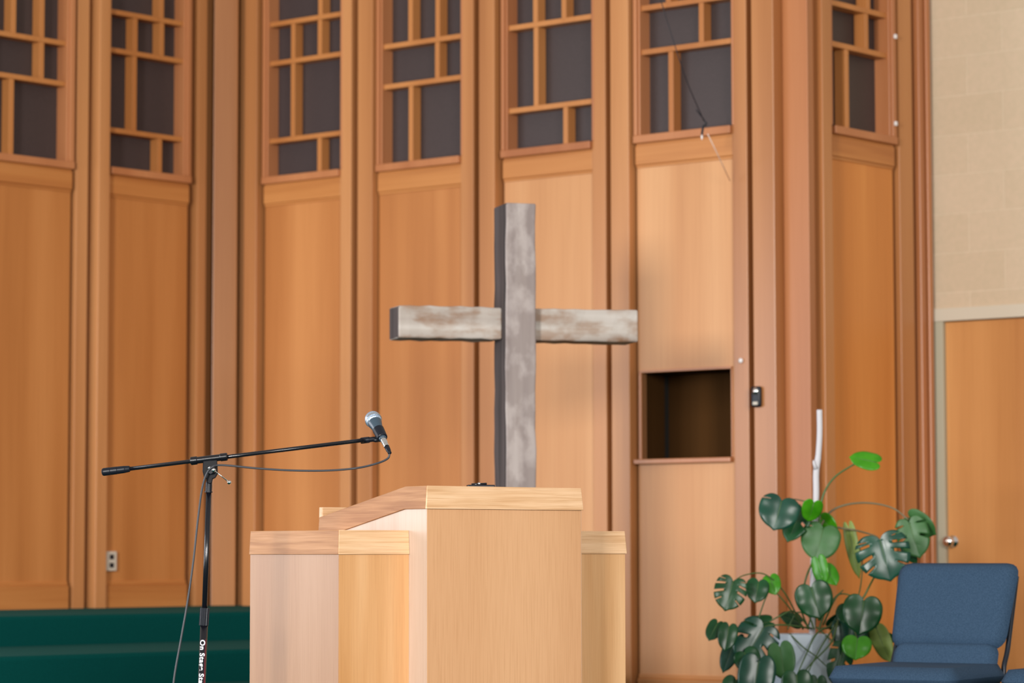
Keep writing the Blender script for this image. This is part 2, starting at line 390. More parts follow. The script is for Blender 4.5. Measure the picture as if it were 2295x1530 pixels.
bm = NB(); lathe(bm, WB.pt(s_, .058, z_+.026), WB.n, [(0,.017),(.004,.017),(.008,.010),(.010,.002)], 20); obj('lens', bm, M_CHROME, o, smooth=True)
bm = NB(); WB.box(bm, s_-.014, s_+.014, .058, .064, z_-.040, z_-.024); obj('button', bm, M_IVORY, o, bevel=.003)
s_, z_ = WB.hit(1662, 808, 0)
bm = NB(); lathe(bm, WB.pt(s_, 0, z_), WB.n, [(0,.011),(.008,.012),(.013,.009),(.015,.002)], 16)
tag(obj('wall_button', bm, M_WHITE, smooth=True, origin=WB.pt(s_, 0, z_)), 'tiny white button on the stile at the top right of the hatch', 'button')
for (px, py, lb) in ((2005, 82, 'tiny pale clip on the right lattice frame, the upper of two'), (2006, 277, 'tiny pale clip on the right lattice frame, the lower of two')):
    s_, z_ = WC.hit(px, py, .016); bm = NB(); WC.box(bm, s_-.010, s_+.010, .016, .026, z_-.011, z_+.011)
    tag(obj('frame_clip', bm, M_WHITE, bevel=.003, origin=WC.pt(s_, .016, z_)), lb, 'clip', 'clips on the lattice frame')

# hanging line in front of the sixth lattice
hl = thing('hanging_wire', 'thin dark wire with a clear tail hanging before the fourth back lattice', 'wire', P(1575, 295, 13.2))
bm = NB(); tube(bm, bez([P(1440, -130, 13.0), P(1487, 20, 13.05), P(1535, 170, 13.1), P(1578, 272, 13.2)]), .0022, 8); obj('dark_wire', bm, M_PLASTIC, hl, smooth=True)
bm = NB(); tube(bm, bez([P(1560, 245, 13.19), P(1582, 275, 13.2), P(1576, 285, 13.2), P(1573, 302, 13.2)]), [.003]*10+[.006]*21, 8); obj('hook', bm, M_PLASTIC, hl, smooth=True)
bm = NB(); lathe(bm, P(1573, 302, 13.2), (0, 0, -1), [(0,.003),(.010,.005),(.020,.003),(.024,.001)], 12); obj('bead', bm, M_WHITE, hl, smooth=True)
bm = NB(); tube(bm, [P(1586, 300, 13.2), P(1608, 345, 13.3), P(1636, 405, 13.5)], .0022, 6); obj('clear_line', bm, mat('clear_line', (.75,.62,.55), .3), hl, smooth=True)

# ------------------------------------------------------------------ rustic cross
th = math.radians(16)
M_CROSS = wood('weathered_wood', (.17,.135,.115), (.30,.255,.225), (.45,.40,.36), rough=.75, broad=22, fine=70, seed=21, fineamt=.6, spec=.25)
M_CROSS_X = wood('weathered_wood_beam', (.16,.095,.06), (.36,.30,.26), (.56,.52,.48), 'x', rough=.75, broad=16, fine=60, seed=23, fineamt=.5, spec=.25, rot=-th)
# knots, pale patches
def mottled(m, sc, c0, c1, amt, lo=.45, hi=.62):
    b = m.node_tree.nodes['Principled BSDF']; src = b.inputs['Base Color'].links[0].from_socket
    f_ = noise(m, sc, 4, loc=(3, 5, 1)); r_ = ramp(m, f_, [(lo, c0), (hi, c1)])
    L(m, mixc(m, src, r_, amt), b.inputs['Base Color'])
mottled(M_CROSS, (14, 14, 9), (.30,.25,.245), (.48,.42,.41), .65)
M_CROSS_S = wood('weathered_wood_shaded_side', (.05,.045,.045), (.085,.07,.07), (.12,.10,.10), rough=.8, broad=22, fine=70, seed=25, fineamt=.6, spec=.2)
def shade_left_sides(o, ax):  # left-facing timber sides take a darker wood colour as painted shade
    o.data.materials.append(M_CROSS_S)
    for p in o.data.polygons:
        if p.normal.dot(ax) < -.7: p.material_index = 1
mottled(M_CROSS_X, (5, 14, 14), (.30,.16,.085), (.58,.54,.50), .45, .40, .55)
CY0 = 12.3
cb_ = Vector((math.cos(th), math.sin(th), 0)); cn = Vector((math.sin(th), -math.cos(th), 0))
cc = P(1159, 900, CY0); cc.z = 0
cr = thing('wooden_cross', 'rustic weathered grey timber cross standing behind the lectern', 'cross', cc)
def Mframe(o, bx, by): return Matrix(((bx.x, by.x, 0, o.x), (bx.y, by.y, 0, o.y), (0, 0, 1, o.z), (0, 0, 0, 1)))
MC = Mframe(cc, cb_, cn)
zt = P(1150, 462, CY0).z; zb1 = P(1150, 692, CY0).z; zb0 = P(1150, 764, CY0).z
def timber(bm, x0, x1, y0, y1, z0, z1, axis, M, nseg=26, seed=1, amp=.0025):
    rnd = random.Random(seed); rings = []
    for i in range(nseg+1):
        t = i/nseg; e = [rnd.uniform(-amp, amp) for _ in range(8)]
        if axis == 'z':
            z = z0+(z1-z0)*t; pp = [(x0+e[0],y0+e[1],z),(x1+e[2],y0+e[3],z),(x1+e[4],y1+e[5],z),(x0+e[6],y1+e[7],z)]
        else:
            x = x0+(x1-x0)*t; pp = [(x,y0+e[0],z0+e[1]),(x,y1+e[2],z0+e[3]),(x,y1+e[4],z1+e[5]),(x,y0+e[6],z1+e[7])]
        rings.append([bm.verts.new(M @ Vector(p)) for p in pp])
    for r1, r2 in zip(rings, rings[1:]):
        for k in range(4): bm.faces.new((r1[k], r1[(k+1)%4], r2[(k+1)%4], r2[k]))
    bm.faces.new(rings[0][::-1]); bm.faces.new(rings[-1])
pw = .070
bm = NB(); timber(bm, -pw-.014, pw-.016, -.075, .115, 0.06, zt, 'z', MC); o = obj('post', bm, M_CROSS, cr, bevel=.008, seg=3); shade_left_sides(o, cb_)
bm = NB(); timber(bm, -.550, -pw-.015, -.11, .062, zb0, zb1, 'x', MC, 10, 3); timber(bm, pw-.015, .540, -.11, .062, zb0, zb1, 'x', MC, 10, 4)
beam = obj('crossbeam', bm, M_CROSS_X, cr, bevel=.008, seg=3, label='pale knotty horizontal beam'); shade_left_sides(beam, cb_)
bm = NB(); box(bm, -.3, .3, -.25, .25, 0, .06, MC); box(bm, -.16, .16, -.14, .14, .06, .12, MC); obj('base', bm, M_CROSS, cr, bevel=.006)

# ------------------------------------------------------------------ lectern
TH = math.radians(39); lf = Vector((math.cos(TH), math.sin(TH), 0)); ls = Vector((-math.sin(TH), math.cos(TH), 0))
L0 = P(957, 1140, 9.0); L0.z = 0
lec = thing('lectern', 'pale wooden church lectern with sloping reading top and two lower side wings', 'lectern', L0)
ML = Mframe(L0, lf, ls)             # local x along the front, local y to the back
ZTP, TRM = 1.090, .074
Wm, Lm, fa = .647, .597, .114       # width, depth, flat part of the top
zlo = .995
# body with sloped upper edge
def extr(bm, prof, x0, x1, M):      # prof in (y,z)
    a = [bm.verts.new(M @ Vector((x0, y, z))) for y, z in prof]; b = [bm.verts.new(M @ Vector((x1, y, z))) for y, z in prof]
    bm.faces.new(a); bm.faces.new(b); n = len(prof)
    for i in range(n): bm.faces.new((a[i], a[(i+1)%n], b[(i+1)%n], b[i]))
sl = (ZTP-zlo)/(Lm-fa); zb_ = ZTP-TRM
def body_prof(y0, y1): return [(y0, 0), (y1, 0), (y1, zb_-sl*(y1-fa)), (fa, zb_), (y0, zb_)]
bm = NB(); box(bm, 0, Wm, 0, .018, 0, zb_, ML); obj('front_panel', bm, PUL_F, lec, bevel=.001)
for nm, x0, x1 in (('side_panel', -.0006, .018), ('side_panel', Wm-.018, Wm+.0006)):
    bm = NB(); extr(bm, [(.0004, 0), (Lm-.01, 0), (Lm-.01, zb_-sl*(Lm-.01-fa)), (fa, zb_), (.0004, zb_)], x0, x1, ML); obj(nm, bm, PUL_M, lec)
bm = NB(); box(bm, .018, Wm-.018, Lm-.2, Lm-.18, 0, zlo-TRM-.02, ML); obj('back_panel', bm, PUL_F, lec)
# edge bands, flaring a little towards the bottom
def band_front(bm, x0, x1, y, z0, z1, fl=.006, th=.02):
    c = [(x0-fl, y-fl, z0), (x1+fl, y-fl, z0), (x1+fl, y+th, z0), (x0-fl, y+th, z0), (x0, y, z1), (x1, y, z1), (x1, y+th, z1), (x0, y+th, z1)]
    hexa(bm, [ML @ Vector(p) for p in c])
def matframe(o): return o
bm = NB(); band_front(bm, 0, Wm, 0, zb_, ZTP); tf = obj('front_edge_band', bm, PUL_TX, lec, bevel=.0015)
for x0, x1, sg in ((-.0, .02, -1), (Wm-.02, Wm, 1)):
    bm = NB(); fl_ = .006
    prof_o = [(.0004, zb_), (fa, zb_), (Lm, zb_-sl*(Lm-fa)), (Lm, zlo), (fa, ZTP), (.0004, ZTP)]
    xo = (x0 if sg < 0 else x1)+sg*.0006; xi = x1 if sg < 0 else x0
    a = [bm.verts.new(ML @ Vector((xo+(sg*fl_ if i < 3 else 0), y, z))) for i, (y, z) in enumerate(prof_o)]
    b = [bm.verts.new(ML @ Vector((xi, y, z))) for y, z in prof_o]
    bm.faces.new(a); bm.faces.new(b)
    for i in range(6): bm.faces.new((a[i], a[(i+1)%6], b[(i+1)%6], b[i]))
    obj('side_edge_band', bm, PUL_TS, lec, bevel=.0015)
bm = NB(); extr(bm, [(.02, ZTP-.03), (fa, ZTP-.03), (Lm, zlo-.03), (Lm, zlo-.008), (fa, ZTP-.004), (.02, ZTP-.004)], .021, Wm-.021, ML); obj('reading_top', bm, PUL_TS, lec)
bm = NB(); box(bm, .004, Wm-.004, Lm-.012, Lm+.008, zlo-.045, zlo+.034, ML); obj('book_stop', bm, PUL_TX, lec, bevel=.002)
# wings
WT, WB0, WW, WL, WO = .948, .871, .277, .501, .095
for sg in (-1, 1):
    x0, x1 = (-WW, -.001) if sg < 0 else (Wm+.001, Wm+WW)
    wg = NB(); box(wg, x0, x1, WO, WO+.018, 0, WB0, ML); pan = obj('wing_front_panel', wg, PUL_W, lec)
    xo = x0 if sg < 0 else x1
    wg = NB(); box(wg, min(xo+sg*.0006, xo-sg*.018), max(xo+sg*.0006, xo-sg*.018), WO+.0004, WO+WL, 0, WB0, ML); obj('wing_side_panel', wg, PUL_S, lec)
    wg = NB(); fl_ = .005
    xs, xe = (x0, x1) if sg < 0 else (x0, x1)
    xa, xb = (xs-fl_, xe) if sg < 0 else (xs, xe+fl_)
    hexa(wg, [ML @ Vector(p) for p in ((xa, WO-fl_, WB0), (xb, WO-fl_, WB0), (xb, WO+.02, WB0), (xa, WO+.02, WB0), (xs, WO, WT), (xe, WO, WT), (xe, WO+.02, WT), (xs, WO+.02, WT))])
    obj('wing_front_band', wg, PUL_TX, lec, bevel=.0015)
    wg = NB()
    xi = xo-sg*.02
    hexa(wg, [ML @ Vector(p) for p in ((xo+sg*(fl_+.0006), WO+.0004-fl_, WB0), (xi, WO+.0004, WB0), (xi, WO+WL, WB0), (xo+sg*(fl_+.0006), WO+WL, WB0), (xo+sg*.0006, WO+.0004, WT), (xi, WO+.0004, WT), (xi, WO+WL, WT), (xo+sg*.0006, WO+WL, WT))])
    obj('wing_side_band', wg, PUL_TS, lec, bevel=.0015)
    wg = NB(); box(wg, min(xi, x1 if sg < 0 else x0), max(xi, x1 if sg < 0 else x0), WO+.02, WO+WL, WT-.03, WT-.004, ML); obj('wing_top', wg, PUL_TS, lec)

# black clip resting on the lectern top
cp = ML @ Vector((.27, .065, ZTP-.004))
ck = thing('microphone_holder', 'small flat black holder with a silver screw lying on the lectern top', 'holder', cp)
MK = Mframe(cp, Vector((1, .15, 0)).normalized(), Vector((-.15, 1, 0)).normalized())
bm = NB(); box(bm, -.045, .045, -.02, .02, 0, .011, MK); obj('plate', bm, M_PLASTIC, ck, bevel=.003)
bm = NB(); tube(bm, [MK @ Vector((-.03, 0, .012)), MK @ Vector((.02, 0, .0145))], .004, 10); obj('arm', bm, M_BLACK, ck, smooth=True)
bm = NB(); lathe(bm, MK @ Vector((-.005, 0, .01)), (0, 0, 1), [(0,.005),(.007,.005),(.009,.003)], 14); obj('screw', bm, M_CHROME, ck, smooth=True)

# ------------------------------------------------------------------ microphone stand
DY = 8.7
def S(px, py, dy=0): return P(px, py, DY+dy)
foot = S(452, 1530); top = S(470.5, 1050); dv = (top-foot).normalized()
base_pt = foot + dv*((0-foot.z)/dv.z)
st = thing('microphone_stand', 'black boom microphone stand leaning slightly beside the lectern', 'microphone stand', (base_pt.x, base_pt.y, 0))
bm = NB(); tube(bm, [base_pt+dv*.06, S(457.5, 1398)], .0115, 24); lower = obj('lower_tube', bm, M_BLACK, st, smooth=True)
bm = NB(); tube(bm, [S(457.2, 1405), S(468, 1098)], .0082, 24); obj('upper_tube', bm, M_BLACK, st, smooth=True)
# ribbed height clutch
a, b = S(456.6, 1401), S(459.2, 1362); bm = NB(); d_ = (b-a).normalized(); u_, v_ = frame_at(d_); n = 48; rings = []
for p in (a, b):
    rings.append([bm.verts.new(p+(u_*math.cos(2*math.pi*k/n)+v_*math.sin(2*math.pi*k/n))*(.0150 if k % 4 < 2 else .0132)) for k in range(n)])
for k in range(n): bm.faces.new((rings[0][k], rings[0][(k+1)%n], rings[1][(k+1)%n], rings[1][k]))
bm.faces.new(rings[0][::-1]); bm.faces.new(rings[1]); obj('height_clutch', bm, M_PLASTIC, st)
bm = NB(); lathe(bm, S(467.6, 1101), dv, [(0,.0098),(.028,.0098),(.03,.008),(.05,.008)], 24); lathe(bm, S(467.5, 1103), dv, [(0,.0125),(.0025,.0125)], 24); obj('pole_collar', bm, M_PLASTIC, st, smooth=False)
# round weighted base (out of sight below)
bm = NB(); lathe(bm, (base_pt.x, base_pt.y, 0), (0, 0, 1), [(0,.13),(.012,.13),(.02,.12),(.028,.03),(.07,.014)], 48); obj('round_base', bm, M_BLACK, st, smooth=False)
# boom
B0, B1 = S(231, 1057.5, .02), S(815, 986, -.02); bd = (B1-B0).normalized()
bm = NB(); tube(bm, [B0+bd*.06, B1], .0062, 20); boom = obj('boom_arm', bm, M_BLACK, st, smooth=True)
for px, py in ((522, 1021.5), (548, 1018.5), (580, 1014.5)):
    p = S(px, py); bm = NB(); lathe(bm, p, bd, [(0,.00655),(.0012,.00655)], 20); obj('boom_ring', bm, M_PLASTIC, boom)
bm = NB(); lathe(bm, B0-bd*.004, bd, [(0,.006),(.002,.0105),(.006,.0122),(.026,.0122),(.027,.0114),(.028,.0120),(.048,.0120),(.049,.0112),(.050,.0117),(.072,.0112),(.073,.0104),(.074,.0108),(.087,.0095),(.089,.0065)], 28); obj('counterweight_grip', bm, M_PLASTIC, st, smooth=False)
# tee clamp
c0, c1_ = S(427, 1033), S(511, 1023.5); bm = NB(); ln = (c1_-c0).length
lathe(bm, c0, bd, [(0,.010),(.002,.0128),(.02,.0128),(.022,.0105),(ln-.024,.0105),(ln-.022,.0122),(ln-.003,.0122),(ln-.0005,.010)], 28); obj('boom_sleeve', bm, M_BLACK, st, smooth=False)
nf = Vector((0, -1, 0)); bm = NB()
poly = [(455,1032),(486.5,1029),(488,1050),(488,1062),(483,1071),(477,1073),(475,1082),(472,1084),(468,1084),(464,1082),(462,1073),(457,1068),(454,1056)]
a = [bm.verts.new(S(x, y, -.012)) for x, y in poly]; b = [bm.verts.new(S(x, y, .012)) for x, y in poly]
bm.faces.new(a); bm.faces.new(b)
for i in range(len(poly)): bm.faces.new((a[i], a[(i+1)%len(poly)], b[(i+1)%len(poly)], b[i]))
obj('clamp_bracket', bm, M_MATTE, st, bevel=.003)
kc = S(473, 1056, -.012); bm = NB(); lathe(bm, kc, (0, -1, 0), [(0,.010),(.006,.010),(.007,.0075),(.016,.0075)], 24); obj('clamp_hub', bm, M_PLASTIC, st, smooth=False)
tb = S(479, 1053, -.03); hl0 = S(470, 1048.5, -.026); he = S(514, 1080.5, -.034)
lv = NB(); tube(lv, [hl0, tb, he], .0017, 12); lever = obj('clamp_lever', lv, M_CHROME, st, smooth=True, label='chrome locking lever with ball end')
def ball(p, r): 
    bm = NB(); bmesh.ops.create_uvsphere(bm, u_segments=20, v_segments=12, radius=r, matrix=Matrix.Translation(p)); return bm
obj('lever_ball', ball(he, .0066), M_CHROME, lever, smooth=True); obj('lever_hub', ball(tb, .0068), M_CHROME, lever, smooth=True); obj('lever_tail', ball(hl0, .0055), M_CHROME, lever, smooth=True)
# printed lettering running down the lower tube, wrapped on the tube
tx = bpy.data.curves.new('lettering', 'FONT'); tx.body = 'On Stage Stands'; tx.size = .0225; tx.offset = .0007; tx.space_character = 1.13
to = bpy.data.objects.new('lettering_source', tx); C.objects.link(to)
dg = bpy.context.evaluated_depsgraph_get(); me0 = bpy.data.meshes.new_from_object(to.evaluated_get(dg)); bpy.data.objects.remove(to)
bm = NB(); bm.from_mesh(me0)
bmesh.ops.subdivide_edges(bm, edges=[e for e in bm.edges if e.calc_length() > .003], cuts=2)
axis0 = S(455.6, 1433); axis0 = base_pt + dv*((axis0-base_pt).dot(dv)); e_t = -dv; R_ = .0115+.0004
fr = Vector((-.12, -1, 0)); fr = (fr - dv*fr.dot(dv)).normalized(); sd = Vector((1, 0, 0)); sd = (sd - dv*sd.dot(dv) - fr*sd.dot(fr)).normalized()
for v in bm.verts:
    ang = (v.co.y - .0072)/R_ ; s1 = v.co.x
    v.co = axis0 + e_t*s1 + (fr*math.cos(ang) + sd*math.sin(ang))*R_
obj('lettering', bm, M_INK, lower, label='white printed lettering')
bm = NB(); k0 = []; k1 = []
for i in range(5):
    an = .80 + .35*i/4; v0 = (fr*math.cos(an)+sd*math.sin(an))*(R_-.0001); k0.append(bm.verts.new(axis0-e_t*.003+v0)); k1.append(bm.verts.new(axis0+e_t*.30+v0))
for i in range(4): bm.faces.new((k0[i], k0[i+1], k1[i+1], k1[i]))
obj('red_stripe', bm, M_RED, lower)
# microphone clip at the boom tip
cl = NB(); lathe(cl, S(808, 987.5), bd, [(0,.0085),(.003,.0098),(.026,.0098),(.03,.008),(.052,.0075)], 24); clip = obj('boom_tip_collar', cl, M_PLASTIC, st, smooth=False)
M0, M1 = S(836, 939, .03), S(866, 999, -.07); md = (M1-M0).normalized()
hp = S(852, 974); bm = NB()
lathe(bm, M0+md*.054, md, [(0,.0162),(.002,.0182),(.044,.0165),(.046,.015)], 28); obj('clip_sleeve', bm, M_PLASTIC, st, smooth=False)
bm = NB(); tube(bm, [S(832, 984), S(842, 986, -.005), S(856, 985, -.008)], [.0065,.0072,.006], 16); obj('clip_hinge', bm, M_PLASTIC, st, smooth=True)

# ------------------------------------------------------------------ microphone
M_MESHG = mat('silver_mic_mesh', (.52,.62,.78), .34, .7)
vo = N(M_MESHG, 'ShaderNodeTexVoronoi'); tc = N(M_MESHG, 'ShaderNodeTexCoord'); vo.inputs['Scale'].default_value = 420
L(M_MESHG, tc.outputs['Object'], vo.inputs['Vector']); cr2 = ramp(M_MESHG, vo.outputs['Distance'], [(.2, (.14,.20,.30)), (.5, (.55,.68,.86))])
L(M_MESHG, cr2, M_MESHG.node_tree.nodes['Principled BSDF'].inputs['Base Color'])
bu = N(M_MESHG, 'ShaderNodeBump'); bu.inputs['Strength'].default_value = .6; bu.inputs['Distance'].default_value = .001; L(M_MESHG, vo.outputs['Distance'], bu.inputs['Height']); L(M_MESHG, bu.outputs[0], M_MESHG.node_tree.nodes['Principled BSDF'].inputs['Normal'])
mic = thing('microphone', 'handheld vocal microphone with silver mesh head held in the boom stand clip', 'microphone', M0)
R = .0255
pr = [(-R*math.cos(t), R*math.sin(t)) for t in [i*math.pi/2/10 for i in range(11)]] + [(.006,.0256)] + [(.012,.0245),(.020,.0215)]
bm = NB(); lathe(bm, M0, md, pr, 36); obj('grille', bm, M_MESHG, mic, smooth=True)
bm = NB(); lathe(bm, M0, md, [(-.001,.0262),(.006,.0264),(.008,.0262)], 36); obj('grille_band', bm, mat('satin_steel', (.7,.75,.82), .3, 1), mic, smooth=False)
M_BODY = mat('dark_blue_grey_enamel', (.035,.06,.085), .35, 0, .6)
bm = NB(); lathe(bm, M0, md, [(.016,.0222),(.022,.0218),(.040,.0178),(.060,.0155),(.105,.0118),(.108,.0110)], 36); obj('handle', bm, M_BODY, mic, smooth=True)
cab = thing('microphone_cable', 'dark grey cable from the microphone looping down past the stand', 'cable', M1)
bm = NB(); lathe(bm, M0+md*.108, md, [(0,.0094),(.016,.0096),(.018,.0088),(.034,.0084),(.036,.0078)], 24); obj('connector', bm, mat('nickel', (.80,.80,.78), .25, 1), cab, smooth=False, label='silver connector')
pe = M0+md*.146
bm = NB(); lathe(bm, pe, (S(875, 1018, -.095)-pe), [(0,.0080),(.014,.0076),(.020,.0062),(.028,.0058),(.030,.004)], 20); obj('strain_relief', bm, M_PLASTIC, cab, smooth=True)
pth = bez([pe+(S(875,1018,-.095)-pe).normalized()*.026, S(869, 1027, -.09), S(845, 1038, -.07), S(800, 1048.5, -.02), S(735, 1054, -.02), S(660, 1054, -.02), S(580, 1049.5, -.02), S(520, 1043.5, -.02), S(490, 1042, -.02), S(476, 1046, -.03), S(463, 1061, -.028), S(453, 1095, -.025), S(444, 1160, -.02), S(433, 1260, -.02), S(420, 1350, -.02), S(405, 1435, -.03), S(389, 1530, -.04), S(383, 1640, -.06)], 10)
e = Vector(pth[-1]); fl1 = Vector((e.x-.02, e.y-.05, .10)); fl2 = Vector((e.x-.03, e.y-.12, .0045)); fl3 = Vector((e.x-.4, e.y-.5, .0045))
pth += bez([e, fl1, fl2, fl3], 10)[1:]
bm = NB(); tube(bm, pth, .0032, 12); obj('cord', bm, M_RUBBER, cab, smooth=True)

# ------------------------------------------------------------------ chairs
M_FAB = mat('blue_grey_upholstery', (.062,.090,.150), .92, 0, .2)
nf_ = noise(M_FAB, (330, 330, 330), 2); cf = ramp(M_FAB, nf_, [(.3, (.018,.042,.078)), (.7, (.040,.076,.130))]); L(M_FAB, cf, M_FAB.node_tree.nodes['Principled BSDF'].inputs['Base Color'])
M_LEG = mat('dark_metal_frame', (.015,.02,.03), .35, .3)
def cushion(bm, w, h, t, M, bulge=.018, nx=18, nz=12, taper=0, rc=.05):
    """rounded pad in local x (width), z (height), front face towards -y"""
    def shape(u, v):
        x = (u-.5)*w; z = v*h
        return x*(1+taper*(v-.5)), z
    F, Bk = [], []
    for j in range(nz+1):
        rf, rb = [], []
        for i in range(nx+1):
            u, v = i/nx, j/nz; x, z = shape(u, v)
            ex = min(u, 1-u)*w; ez = min(v, 1-v)*h
            # round the corners in plan
            if ex < rc and ez < rc:
                dx, dz = rc-ex, rc-ez; mx = max(dx, dz); ln_ = math.hypot(dx, dz)
                k = mx/ln_ if ln_ > 0 else 1
                x += (dx-dx*k)*(1 if u < .5 else -1); z += (dz-dz*k)*(1 if v < .5 else -1)
            ed = min(ex, ez)/.03; ed = min(1, ed); prof = math.sqrt(max(0, 1-(1-ed)**2))
            y = t/2*prof + bulge*math.sin(math.pi*u)*math.sin(math.pi*v)*.6
            rf.append(bm.verts.new(M @ Vector((x, -y, z)))); rb.append(bm.verts.new(M @ Vector((x, t/2*prof*.9+.0005, z))))
        F.append(rf); Bk.append(rb)
    for j in range(nz):
        for i in range(nx):
            bm.faces.new((F[j][i], F[j][i+1], F[j+1][i+1], F[j+1][i])); bm.faces.new((Bk[j][i], Bk[j+1][i], Bk[j+1][i+1], Bk[j][i+1]))
    for i in range(nx):
        bm.faces.new((F[0][i], Bk[0][i], Bk[0][i+1], F[0][i+1])); bm.faces.new((F[nz][i], F[nz][i+1], Bk[nz][i+1], Bk[nz][i]))
    for j in range(nz):
        bm.faces.new((F[j][0], F[j+1][0], Bk[j+1][0], Bk[j][0])); bm.faces.new((F[j][nx], Bk[j][nx], Bk[j+1][nx], F[j+1][nx]))
PH = math.radians(32); cbx = Vector((math.cos(PH), -math.sin(PH), 0)); cby = Vector((math.sin(PH), math.cos(PH), 0))   # local y = behind the sitter
def make_chair(loc, label):
    t = thing('stacking_chair', label, 'chair', loc, 'blue-grey chairs at the right')
    M = Mframe(Vector(loc), cbx, cby)
    rec = Matrix.Rotation(-math.radians(22), 4, 'X')
    bm = NB(); cushion(bm, .485, .350, .055, M @ Matrix.Translation((0, .205, .507)) @ rec, bulge=.012, taper=.07); obj('backrest', bm, M_FAB, t, smooth=True)
    bm = NB(); cushion(bm, .43, .17, .05, M @ Matrix.Translation((0, .145, .372)) @ rec, bulge=.004); obj('lower_backrest', bm, M_FAB, t, smooth=True)
    bm = NB(); cushion(bm, .51, .55, .085, M @ Matrix.Translation((0, .20, .412)) @ Matrix.Rotation(math.radians(90), 4, 'X') @ Matrix.Scale(-1, 4, (0, 1, 0)), bulge=.0)
    obj('seat', bm, M_FAB, t, smooth=True)
    for sx in (-1, 1):
        x = sx*.247
        bm = NB(); tube(bm, bez([M @ Vector((x, .30, .012)), M @ Vector((x*.93, .205, .38)), M @ Vector((x*.93, .25, .52)), M @ Vector((x*.93, .345, .78))], 8), .010, 12); obj('rear_leg', bm, M_LEG, t, smooth=True)
        bm = NB(); tube(bm, [M @ Vector((x, -.26, .012)), M @ Vector((x*.97, -.20, .36))], .010, 12); obj('front_leg', bm, M_LEG, t, smooth=True)
        for y in (.30, -.26):
            bm = NB(); lathe(bm, M @ Vector((x, y, 0)), (0, 0, 1), [(0,.013),(.018,.013)], 14); obj('foot_cap', bm, M_PLASTIC, t)
    bm = NB(); box(bm, -.245, .245, -.21, .19, .345, .362, M); obj('seat_pan', bm, M_LEG, t, bevel=.003)
    return t
cl_ = P(2073, 1400, 10.62); cl_.z = 0
ch = make_chair(cl_, 'blue-grey upholstered chair with its backrest in view beside the plant')
ch2 = ch.copy(); C.objects.link(ch2); ch2.location = cl_ + cbx*.68
ch2['label'] = 'second blue-grey chair at the right edge with only its seat corner showing'
for k_ in list(ch.children):
    c_ = k_.copy(); C.objects.link(c_); c_.parent = ch2; c_.matrix_parent_inverse = k_.matrix_parent_inverse.copy()

# ------------------------------------------------------------------ potted monstera
pot_c = P(1797, 1450, 12.15); pot_c.z = 0
pl = thing('potted_monstera', 'tall leafy monstera with split leaves in a white faceted pot', 'potted plant', pot_c)
M_POT = mat('white_glazed_pot', (.56,.65,.74), .35)
zr = P(1797, 1420, 12.15).z
bm = NB(); n = 8; rings = []
for z, r in ((0,.105),(.02,.112),(zr*.5,.140),(zr,.128)):
    rings.append([bm.verts.new((pot_c.x+r*math.cos(2*math.pi*(k+.3)/n), pot_c.y+r*math.sin(2*math.pi*(k+.3)/n), z)) for k in range(n)])
ri = [bm.verts.new((pot_c.x+.115*math.cos(2*math.pi*(k+.3)/n), pot_c.y+.115*math.sin(2*math.pi*(k+.3)/n), zr)) for k in range(n)]
rj = [bm.verts.new((pot_c.x+.110*math.cos(2*math.pi*(k+.3)/n), pot_c.y+.110*math.sin(2*math.pi*(k+.3)/n), zr-.04)) for k in range(n)]
rr = rings+[ri, rj]
for r1, r2 in zip(rr, rr[1:]):
    for k in range(n): bm.faces.new((r1[k], r1[(k+1)%n], r2[(k+1)%n], r2[k]))
bm.faces.new(rings[0][::-1]); bm.faces.new(rj)
obj('pot', bm, M_POT, pl, bevel=.004)
bm = NB(); lathe(bm, (pot_c.x, pot_c.y, zr-.042), (0,0,1), [(0,.105),(.012,.104),(.018,.07),(.02,.01)], 20); obj('soil', bm, mat('soil', (.04,.025,.015), .95), pl)
bm = NB(); tube(bm, bez([Vector((P(1820,1440,12.2).x, 12.2, zr-.04)), P(1822, 1330, 12.2), P(1824, 1240, 12.2), P(1829, 1120, 12.2), P(1829, 1060, 12.2), P(1834, 1020, 12.2), P(1837, 970, 12.2), P(1836.5, 918, 12.2)], 6), [.014]*12+[.0135]*18+[.0125]*13, 14)
obj('support_stick', bm, mat('white_bark', (.58,.57,.60), .7, 0, .2), pl, smooth=True, label='bare white stick')
bm = NB(); tube(bm, [P(1829, 1050, 12.19), P(1824, 1037, 12.185), P(1823, 1031, 12.185)], [.011,.006,.003], 10); obj('twig_stub', bm, bpy.data.materials['white_bark'], pl, smooth=True)

def leafmat(name, a, b, rough=.3):
    m = mat(name, a, rough, 0, .35); f_ = noise(m, (14, 14, 14), 3); c_ = ramp(m, f_, [(.3, a), (.7, b)])
    L(m, c_, m.node_tree.nodes['Principled BSDF'].inputs['Base Color'])
    return m
LM = {'d': leafmat('leaf_dark_green', (.004,.040,.010), (.010,.075,.022)),
      'b': leafmat('leaf_blue_green', (.006,.042,.026), (.012,.070,.042), .28),
      'm': leafmat('leaf_mid_green', (.030,.105,.025), (.050,.150,.045), .42),
      'g': leafmat('leaf_bright_green', (.025,.175,.003), (.055,.270,.008), .28),
      'y': leafmat('leaf_yellow_green', (.14,.20,.035), (.22,.29,.07), .45)}
M_PET = mat('petiole_green', (.060,.120,.030), .45); M_PETG = mat('petiole_brown_green', (.16,.14,.075), .5)
HALF = [(0,.0),(.05,-.09),(.15,-.165),(.28,-.165),(.39,-.09),(.47,.04),(.5,.20),(.495,.40),(.45,.60),(.36,.77),(.23,.90),(.10,.97),(0,1.04)]
